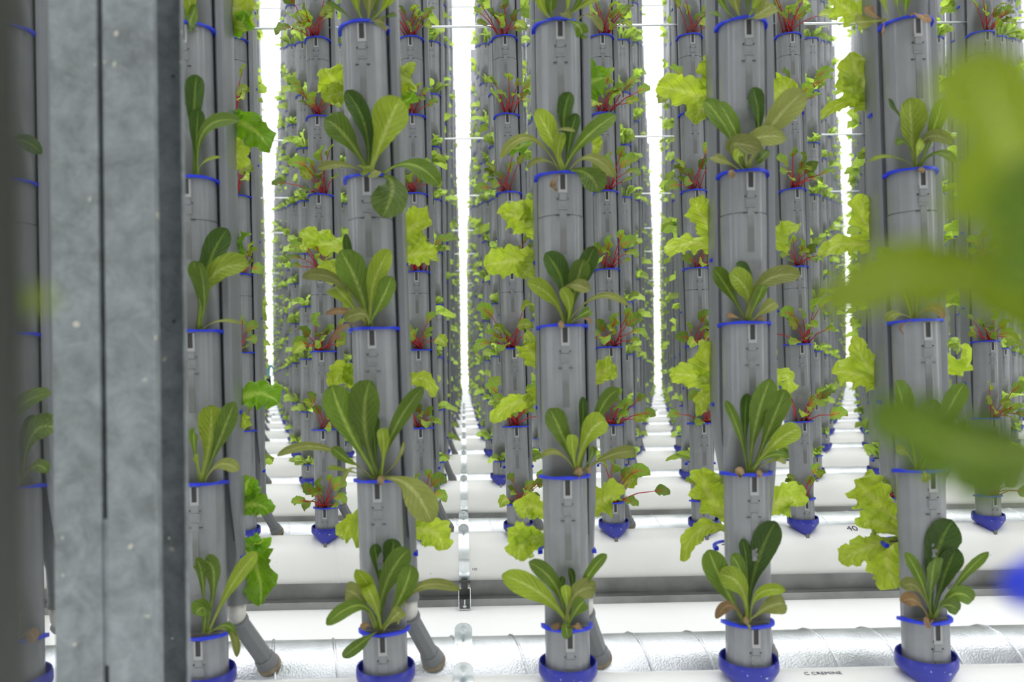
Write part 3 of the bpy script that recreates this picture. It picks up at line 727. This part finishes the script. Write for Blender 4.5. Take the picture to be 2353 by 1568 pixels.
# --- T4
romaine(3,0,(2082,55),[(2044,55,2032,10,2015,-50,28,'l'),(2078,52,2082,5,2096,-60,26,'g'),(2040,56,1995,50,1962,50,34,'o'),(2035,56,2012,36,1990,14,24,'b'),(2090,52,2108,32,2132,55,34,'b'),(2034,58,2030,68,2032,84,12,'b'),(2060,54,2062,10,2060,-50,30,'g')])
romaine(3,1,(2108,392),[(2104,388,2095,310,2094,226,70,'l'),(2118,388,2144,300,2166,228,36,'g'),(2100,370,2082,330,2060,334,18,'g'),(2108,385,2128,318,2190,330,32,'o'),(2115,390,2150,352,2196,372,26,'g'),(2098,390,2048,360,1996,372,9,'l'),(2106,390,2108,355,2118,320,18,'l'),(2092,300,2055,250,2042,230,16,'d')],[(2118,392,9)])
romaine(3,2,(2100,730),[(2095,728,2066,650,2018,570,48,'g'),(2098,728,2085,650,2062,578,38,'o'),(2104,728,2112,650,2136,580,46,'g'),(2108,732,2140,708,2174,730,26,'b'),(2090,732,2060,722,2038,740,22,'o'),(2072,738,2070,750,2078,768,8,'b')])
romaine(3,3,(2110,1072),[(2104,1068,2085,970,2062,876,60,'g'),(2112,1068,2128,990,2150,918,46,'g'),(2118,1068,2165,970,2218,882,48,'g'),(2100,1070,2080,1040,2060,1040,24,'o'),(2115,1074,2126,1090,2124,1110,18,'o')])
romaine(3,4,(2140,1414),[(2146,1395,2148,1290,2192,1198,74,'d'),(2150,1395,2168,1330,2200,1260,52,'d'),(2160,1395,2205,1335,2272,1270,24,'g'),(2138,1412,2140,1340,2150,1280,46,'g'),(2134,1410,2118,1340,2080,1270,26,'g'),(2134,1410,2108,1352,2072,1352,30,'o'),(2130,1414,2105,1382,2072,1384,32,'b'),(2150,1408,2190,1368,2236,1382,38,'g'),(2144,1412,2170,1392,2204,1404,34,'g'),(2140,1418,2132,1425,2138,1440,22,'b')])
# --- T0
romaine(-1,0,(465,90),[(440,110,436,60,450,12,48,'g'),(450,90,440,30,430,-60,30,'l')])
romaine(-1,1,(455,410),[(448,380,446,260,452,172,44,'d'),(452,390,452,320,456,250,34,'d'),(448,405,470,300,552,278,34,'g'),(452,408,470,372,508,362,9,'l')])
romaine(-1,2,(462,755),[(458,748,476,620,522,526,54,'d'),(458,750,484,640,572,612,58,'l'),(454,745,456,660,444,600,32,'g'),(462,752,470,690,456,600,30,'g'),(470,757,505,738,555,744,9,'o')])
romaine(-1,3,(465,1098),[(468,1094,482,1010,484,932,56,'l'),(475,1094,505,1010,538,925,42,'g'),(470,1098,505,1068,550,1082,28,'o'),(456,1090,446,1020,448,990,22,'g'),(460,1095,452,1060,446,1050,14,'l')])
romaine(-1,4,(470,1438),[(478,1434,465,1330,448,1290,26,'g'),(484,1434,492,1330,470,1292,46,'g'),(488,1434,530,1350,590,1270,34,'l'),(480,1436,470,1402,446,1412,42,'g'),(488,1440,528,1450,544,1512,18,'o'),(488,1442,520,1438,538,1468,22,'g')])
# --- tower left of the post
romaine(-2,0,(30,80),[(20,80,15,40,5,5,40,'d')])
romaine(-2,1,(30,415),[(10,350,45,322,96,352,34,'d'),(20,410,10,370,0,340,20,'d')])
romaine(-2,2,(35,760),[(10,700,-5,640,15,580,40,'d'),(20,765,15,752,32,768,16,'b')])
romaine(-2,3,(45,1108),[(32,1100,28,965,120,905,44,'g'),(46,1100,62,1020,92,960,50,'d'),(56,1100,75,1000,128,985,56,'g'),(42,1104,30,1085,40,1120,40,'o'),(56,1100,80,1072,110,1085,30,'g')])
romaine(-2,4,(48,1450),[(60,1445,45,1400,20,1405,36,'o'),(50,1452,70,1455,80,1475,30,'b')])

# lime lettuces in the rear cups of the front towers (depth just behind the tower)
BK={}
def lime(k,lvz,side,leaves):
    """one frilly lettuce growing out of the rear of tower k; seen only where it sticks out beside it"""
    x=tx(R1[k],lvz); org=Vector((x+0.01,D1+0.115,lvz))
    e=bpy.data.objects.new('lime_lettuce',None); C.objects.link(e); e.location=org
    n=BK.get(k,0); BK[k]=n+1
    hh={0:'highest',1:'second from top',2:'third from top',3:'fourth from top',4:'lowest'}[min(4,n)]
    tag(e,'lime frilly lettuce behind the %s, %s'%(R1SHORT[k],hh),'lettuce','frilly lettuces behind the foreground towers')
    for i,L in enumerate(leaves):
        bx,by,mx,my,tx_,ty_,wd,c=L
        rs=random.Random(i*17+n*5+k)
        b=at(bx,by,D1+0.105); m_=at(mx,my,D1+0.09+rs.uniform(-.01,.03)); t=at(tx_,ty_,D1+0.07+rs.uniform(-.02,.03))
        b=b*0.5+(org+Vector((0,0,0)))*0.5
        N=Vector((rs.uniform(-.35,.35),-1,rs.uniform(-.2,.5)))
        leaf_obj('leaf',e,org,b,m_,t,wd*(D1+.1)/F*1.05,LEAF[c],'fri',N=N,fold=rs.uniform(-.1,.25),seed=i+n*13+k*29,nt=34,nu=12)
    return e
bz=lambda k: BZ0+k*LP
lime(-1,bz(4),1,[(505,90,530,40,548,-30,90,'y'),(505,100,545,60,560,25,50,'f')])
lime(-1,bz(3),1,[(500,300,560,285,622,345,64,'f'),(500,320,535,340,545,390,60,'y'),(500,300,525,275,560,262,30,'f')])
lime(-1,bz(2),1,[(510,600,545,565,560,548,48,'f')])
lime(-1,bz(1),1,[(520,940,585,905,640,928,64,'f'),(520,950,552,960,565,985,30,'y')])
lime(-1,bz(0)+0.05,1,[(530,1150,560,1125,572,1100,60,'f'),(530,1160,580,1160,618,1180,50,'f'),(530,1290,590,1250,600,1238,44,'f'),(530,1290,580,1280,600,1390,84,'f')])
lime(0,bz(3)+0.05,-1,[(850,240,785,200,748,158,76,'y'),(850,240,790,215,745,232,44,'y'),(880,230,925,190,945,165,70,'y'),(880,250,928,235,950,210,36,'f')])
lime(0,bz(2),-1,[(850,560,765,565,690,532,54,'y'),(850,570,740,550,705,575,40,'y'),(850,640,785,625,755,598,62,'y'),(890,570,940,530,990,505,80,'y'),(890,600,950,585,1004,582,50,'y')])
lime(0,bz(1),-1,[(850,890,800,860,766,890,56,'y'),(850,900,812,870,790,850,44,'y'),(900,910,960,870,998,912,34,'y')])
lime(0,bz(0),-1,[(860,1185,815,1205,790,1242,50,'y'),(860,1180,835,1180,822,1260,34,'y'),(900,1215,985,1220,1018,1265,66,'y'),(900,1210,960,1190,975,1175,34,'y')])
lime(1,bz(3),-1,[(1310,240,1340,200,1392,180,84,'f'),(1310,330,1350,330,1380,345,50,'y'),(1260,320,1190,340,1175,330,30,'f')])
lime(1,bz(2),-1,[(1280,560,1210,510,1150,495,66,'y'),(1280,520,1228,500,1205,478,54,'y'),(1280,600,1190,600,1112,612,66,'y'),(1280,620,1230,610,1200,640,50,'y')])
lime(1,bz(1),-1,[(1280,915,1190,925,1132,972,40,'y'),(1280,840,1225,815,1205,790,54,'y'),(1340,870,1385,855,1412,838,50,'y'),(1280,900,1230,905,1212,935,30,'y')])
lime(1,bz(0),-1,[(1280,1180,1225,1165,1203,1192,54,'y'),(1280,1240,1210,1232,1165,1222,50,'y'),(1280,1245,1215,1245,1190,1288,62,'y'),(1340,1150,1385,1150,1412,1152,74,'y')])
lime(2,bz(3),-1,[(1700,250,1600,220,1508,198,66,'y'),(1700,240,1640,190,1640,125,60,'y'),(1700,240,1620,250,1598,286,50,'y'),(1730,260,1785,215,1820,182,60,'y')])
lime(2,bz(2),-1,[(1700,580,1620,510,1598,455,56,'y'),(1700,590,1600,560,1528,582,46,'y'),(1740,590,1790,550,1820,535,70,'y')])
lime(2,bz(1),-1,[(1700,905,1610,870,1538,862,50,'y'),(1700,900,1630,850,1625,785,72,'y'),(1700,905,1630,905,1608,955,36,'y'),(1740,910,1795,865,1815,905,40,'y')])
lime(2,bz(0),-1,[(1700,1180,1630,1140,1618,1075,80,'y'),(1700,1220,1615,1215,1566,1290,40,'y'),(1740,1160,1800,1150,1832,1165,76,'y')])
lime(3,bz(4)-0.1,-1,[(2060,60,1960,30,1915,-10,70,'y')])
lime(3,bz(3),-1,[(2070,250,1990,200,1955,120,76,'y'),(2070,260,1975,225,1930,175,60,'y'),(2070,250,1960,232,1886,272,28,'y')])
lime(3,bz(2),-1,[(2070,560,1990,515,1990,448,62,'y'),(2070,585,1960,560,1888,588,46,'y')])
lime(3,bz(1),-1,[(2070,900,1995,845,1966,772,44,'y'),(2070,905,1985,865,1913,858,66,'y'),(2130,870,2185,835,2218,822,60,'y')])
lime(3,bz(0),-1,[(2080,1200,2010,1150,1965,1105,88,'y'),(2080,1230,2010,1200,1985,1215,60,'y'),(2080,1235,1990,1260,1930,1292,54,'y'),(2080,1225,2040,1280,2060,1352,84,'y')])

# ------------------------------------------------------------------ second row: red-stemmed chard
def chard_proto(seed):
    rs=random.Random(seed); e=bpy.data.objects.new('red_chard',None); out=[]
    n=rs.randint(9,13)
    for i in range(n):
        az=rs.uniform(-1.45,1.45) if i>1 else rs.choice((-1.3,1.3))*rs.uniform(.7,1)
        up=rs.uniform(0.15,1.0); 
        if i<3: up=rs.uniform(.75,1.1)
        ln=rs.uniform(0.045,0.105)*(1.2 if i<6 else .75)
        d=Vector((math.sin(az)*(1.1-0.6*up),-math.cos(az)*(0.75-0.45*up)-0.15,up)).normalized()
        b=Vector((rs.uniform(-.018,.018),rs.uniform(-.010,.004),0.002))
        m1=b+d*ln*0.55+Vector((0,0,0.008)); j=b+d*ln
        droop=rs.uniform(-0.9,0.6) if up<0.7 else rs.uniform(-0.3,0.9)
        h=Vector((d.x,d.y,0)).normalized() if (abs(d.x)+abs(d.y))>1e-3 else Vector((1,0,0))
        bl=rs.uniform(0.036,0.066); dd=(h*0.9+Vector((0,0,droop))).normalized()
        mid=j+(d*0.5+dd*0.5).normalized()*bl*0.5; tip=j+(d*.3+dd*0.7).normalized()*bl*0.95+Vector((0,0,-0.006))
        mb=MB(); mb.tube([b,m1,j,mid],[0.0019,0.0016,0.0012,0.0006],6); sm=mb.mesh('stem',REDSTEM)
        V,Fc,UV=leaf_arrays(j,mid,tip,bl*rs.uniform(.6,.85),'cha',N=Vector((rs.uniform(-.5,.5),-1,rs.uniform(.2,1.1))),fold=rs.uniform(0.1,.35),nt=9,nu=4,seed=seed*40+i)
        out.append((mesh('leaf',V,Fc,LEAF['c'] if rs.random()<.8 else LEAF['l'],True,UV),sm))
    return out
CH=[chard_proto(s) for s in range(8)]
UPW={0:'lowest cup',1:'second cup up',2:'third cup up',3:'fourth cup up',4:'fifth cup up',5:'sixth cup up',6:'seventh cup up',7:'eighth cup up'}
for j,(k,tw) in enumerate(sorted(R2.items())):
    for lv in range(8):
        z=RZ0+lv*LP; pr=CH[random.randrange(8)]
        e=bpy.data.objects.new('red_chard',None); C.objects.link(e)
        e.location=(tx(tw,z)+random.uniform(-.012,.012),Y2-0.030,z+0.001)
        sc=random.uniform(1.05,1.5); e.scale=(sc*random.choice((-1,1)),sc,sc); e.rotation_euler.z=random.uniform(-.25,.25)
        tag(e,'red chard on second-row tower %s from the steel post, %s'%(R2POS[j],UPW[lv]),'chard','red-stemmed chards of the second row')
        for lm,sm in pr:
            q=link('leaf',lm,e); tag(link('stem',sm,q),'red stem')

# ------------------------------------------------------------------ small greens of the far rows
def small_arrays(seed,nl=9,nt=4,nu=2,spread=1.0):
    rs=random.Random(seed+900); V=[];Fc=[];UV=[]
    for i in range(nl):
        az=rs.uniform(-1.6,1.6); up=rs.uniform(.1,1.1)
        ln=rs.uniform(0.04,0.105)*spread
        d=Vector((math.sin(az),-math.cos(az)*0.8-0.1,up)).normalized()
        b=Vector((rs.uniform(-.015,.015),-0.005,0)); tip=b+d*ln+Vector((0,0,-0.018*rs.random())); mid=b+d*ln*.55+Vector((0,0,.014))
        v,f,uv=leaf_arrays(b,mid,tip,rs.uniform(.022,.036),'fri',N=Vector((rs.uniform(-.6,.6),-1,rs.uniform(0,1))),nt=nt,nu=nu,seed=seed*10+i,ruf=.12)
        n=len(V); V+=v; Fc+=[tuple(q+n for q in x) for x in f]; UV+=uv
    return V,Fc,UV
SM=[small_arrays(s,10,7,3) for s in range(6)]
SMM=[mesh('leafy_greens',*x[:2],LEAF['s'],True,x[2]) for x in SM]
ncount=0; STUFF=[]    # (x,y,z,flip,big)
def small(x,y,z,back,r,j,individual,lab=None,grp=None):
    global ncount
    if individual and ncount<300:
        o=link('leafy_greens',random.choice(SMM),None,(x,y,z)); s=random.uniform(1.1,1.6)
        o.scale=(s*random.choice((-1,1)),s,s*random.uniform(.8,1.1)); o.rotation_euler.z=(math.pi if back else 0)+random.uniform(-.3,.3)
        tag(o,lab,'greens',grp); ncount+=1
    else: STUFF.append((x,y,z,back,r))
def vis(x,y): px=1066+x/y*F; return 430<px<2390
for r in range(2,NROWS+1):
    y=row_y(r); L=[tw for k,tw in sorted(R2.items())] if r==2 else ROWT[(r,'all')]
    jn=0
    for (x,tl) in L:
        v=vis(x,y)
        if v: jn+=1
        for lv in range(NL):
            zf=RZ0+lv*LP; zb=BZ0+lv*LP
            inz=zf-EYE<0.45*y
            if r>=3:
                small(x+math.tan(tl)*zf,y-0.032,zf,0,r,jn,v and r<=4 and inz,
                      'leafy greens on %s-row tower %s from the left, %s'%(ORD[r],nth(max(1,jn)),UPW.get(lv) or nth(lv+1)+' cup up'),
                      'leafy greens of the third row' if r==3 else 'leafy greens of the fourth row')
            if lv<NL-1:
                if r==2: small(x+0.01,y+0.118,zb,1,r,jn,v and inz,'leafy greens behind second-row tower %s from the steel post, %s'%(R2POS[max(0,min(9,jn-1))],(UPW.get(lv) or (nth(lv+1)+' cup up')).replace('cup','rear cup')),'leafy greens behind the second row')
                else: small(x+0.01,y+0.118,zb,1,r,jn,False)
for (x,y,tl,r) in FAR:
    if r<=2:
        for lv in range(9):
            STUFF.append((x,y-0.032,RZ0+lv*LP,0,5)); STUFF.append((x+.01,y+0.118,BZ0+lv*LP,1,5))
def stuff_mesh():
    VA=[];FA=[];UA=[];off=0
    for big_ in (0,1,2):
        pr=[small_arrays(50+s,*((8,4,2) if big_==0 else (6,2,1) if big_==1 else (4,2,1))) for s in range(5)]
        it=[s for s in STUFF if (0 if s[4]<=6 else 1 if s[4]<=11 else 2)==big_]
        ch=rng.integers(0,5,len(it))
        for p in range(5):
            sel=[it[i] for i in np.nonzero(ch==p)[0]]
            if not sel: continue
            V=np.array([tuple(v) for v in pr[p][0]]); Fq=np.array(pr[p][1]); UV=np.array(pr[p][2])
            P=np.array([s[:3] for s in sel]); fl=np.array([-1 if s[3] else 1 for s in sel])
            sc=rng.uniform(.85,1.35,len(sel))*(1.25 if big_==0 else 1.4 if big_==1 else 1.6); mx=rng.choice([-1,1],len(sel))
            A=V[None]*sc[:,None,None]; A=A*np.stack([mx,fl,np.ones(len(sel))],1)[:,None,:]+P[:,None,:]
            VA.append(A.reshape(-1,3)); FA.append((Fq[None]+off+(np.arange(len(sel))*len(V))[:,None,None]).reshape(-1,4)); UA.append(np.tile(UV,(len(sel),1)))
            off+=len(sel)*len(V)
    return np.concatenate(VA),np.concatenate(FA),np.concatenate(UA)
V_,F_,U_=stuff_mesh()
print('stuff quads',len(F_))
tag(link('distant_greens',big('distant_greens',V_,F_,[LEAF['s']],None,U_,True)),'light green leafy plants covering all the far towers','greens',kind='stuff')

# ------------------------------------------------------------------ towers right beside the camera, with their lettuces
nt_l=tower(-0.215,0.10,0.0,'near grey tower just outside the left border, beside the camera','towers beside the camera',0)
ex=at(-22,784,0.15).x  # dark upright added close to the lens to darken the left border
m=MB(); m.loft([[(x,y,z) for x,y in [(ex-0.05,0.15)]+arc(ex-0.004,0.154,0.004,270,360,4)+[(ex,0.165),(ex-0.05,0.165)]] for z in (0,2.6)],True,0,True)
tag(link('veil_upright',m.mesh('veil_upright',mat('veil_dark',(0.03,0.032,0.026),0.5))),'added out-of-focus dark upright darkening the far left border, close to the camera','post')
nt_r=tower(0.262,0.17,0.0,'near tower beyond the right border with a blurred blue cup rim','towers beside the camera',0)
def near(label,leaves,org_px,Y,name='near_lettuce'):
    org=at(org_px[0],org_px[1],Y-0.02); e=bpy.data.objects.new(name,None); C.objects.link(e); e.location=org
    tag(e,label,'lettuce')
    for i,(bx,by,mx,my,tx_,ty_,wd,c,y0,y1) in enumerate(leaves):
        leaf_obj('leaf',e,org,at(bx,by,y0),at(mx,my,(y0+y1)/2),at(tx_,ty_,y1),wd*(y0+y1)/2/F,LEAF[c],'fri',N=Vector((0.1,-1,.25)),fold=.1,ruf=.05,seed=i+60,nt=20,nu=8)
near('large out-of-focus lime leaf rising at the right border, very close to the camera',[(2520,1060,2410,600,2225,115,400,'l',0.19,0.21),(2580,900,2440,620,2400,380,320,'g',0.17,0.19)],(2480,1000),0.22)
near('out-of-focus pale green leaf arching in from the right border at mid height',[(2440,980,2250,650,1880,705,170,'l',0.21,0.23)],(2420,960),0.24)
near('out-of-focus dark green leaf blob at lower right, close to the camera',[(2450,1010,2260,1040,2000,930,190,'g',0.21,0.24),(2440,1170,2330,1120,2180,1100,120,'g',0.21,0.24)],(2450,1080),0.24)
near('faint out-of-focus green leaf at the left border at mid height',[(-260,720,-60,690,130,690,80,'l',0.19,0.22)],(-260,700),0.19)

q=at(2318,1345,0.26)-Vector((0.262,0.17,0))
m=MB(); m.tube([q+Vector((0.06,0.0,0.0)),q+Vector((0.03,0,0.001)),q+Vector((0.008,0,0)),q+Vector((0,0,-0.001))],[0.006,0.0085,0.009,0.005],12)
link('rim_spout',m.mesh('rim_spout',BLUE),nt_r)
# ------------------------------------------------------------------ worker far down the left-hand aisle
def person(px,py_head,Y,shirt,label):
    x=at(px,py_head,Y).x
    J={'pelvis':(0,0,.95),'waist':(0,0,1.1),'chest':(0,.0,1.35),'neck':(0,0,1.5),'hb':(0,0,1.57),'ht':(0,-.01,1.70),
       'sl':(-.18,0,1.43),'el':(-.25,-.03,1.16),'wl':(-.22,-.18,.98),'hl_':(-.2,-.25,.97),'sr':(.18,0,1.43),'er':(.25,-.02,1.16),'wr':(.2,-.2,1.0),'hr_':(.18,-.27,1.0),
       'pl':(-.1,0,.9),'kl':(-.11,-.03,.5),'al':(-.11,.02,.1),'tl':(-.11,-.14,.04),'pr':(.1,0,.9),'kr':(.11,0,.5),'ar':(.12,.06,.1),'tr':(.13,-.10,.04)}
    names=list(J); E=[('pelvis','waist'),('waist','chest'),('chest','neck'),('neck','hb'),('hb','ht'),('chest','sl'),('sl','el'),('el','wl'),('wl','hl_'),('chest','sr'),('sr','er'),('er','wr'),('wr','hr_'),
       ('pelvis','pl'),('pl','kl'),('kl','al'),('al','tl'),('pelvis','pr'),('pr','kr'),('kr','ar'),('ar','tr')]
    Rr=dict(pelvis=.13,waist=.12,chest=.14,neck=.055,hb=.08,ht=.09,sl=.065,el=.045,wl=.03,hl_=.035,sr=.065,er=.045,wr=.03,hr_=.035,pl=.09,kl=.062,al=.042,tl=.04,pr=.09,kr=.062,ar=.042,tr=.04)
    me=bpy.data.meshes.new('person'); me.from_pydata([J[n] for n in names],[(names.index(a),names.index(b)) for a,b in E],[])
    o=bpy.data.objects.new('person',me); C.objects.link(o)
    md=o.modifiers.new('skin','SKIN')
    for i,n in enumerate(names): me.skin_vertices[0].data[i].radius=(Rr[n],Rr[n]*.85)
    me.skin_vertices[0].data[0].use_root=True
    o.modifiers.new('sub','SUBSURF').levels=1
    dg=bpy.context.evaluated_depsgraph_get(); m2=bpy.data.meshes.new_from_object(o.evaluated_get(dg))
    bpy.data.objects.remove(o)
    for x_ in (mat('trousers_black',(0.02,0.02,0.025),.8),mat('shirt_teal',shirt,.8),mat('skin',(0.45,0.26,0.18),.5),mat('hair_black',(0.02,.015,.01),.6)): m2.materials.append(x_)
    for p in m2.polygons:
        c=p.center; p.material_index=0 if c.z<.98 and abs(c.x)<.2 and c.y>-.15 or c.z<.9 else (1 if c.z<1.49 and not(c.y<-.14) else 2)
        if c.z>1.58 and c.y>-.05 or c.z>1.68: p.material_index=3
        p.use_smooth=True
    o=link('person',m2,None,(x,Y,0)); tag(o,label,'person'); return o
person(613,815,row_y(17)+0.9,(0.18,0.42,0.50),'person in teal shirt and black trousers far down the left aisle')
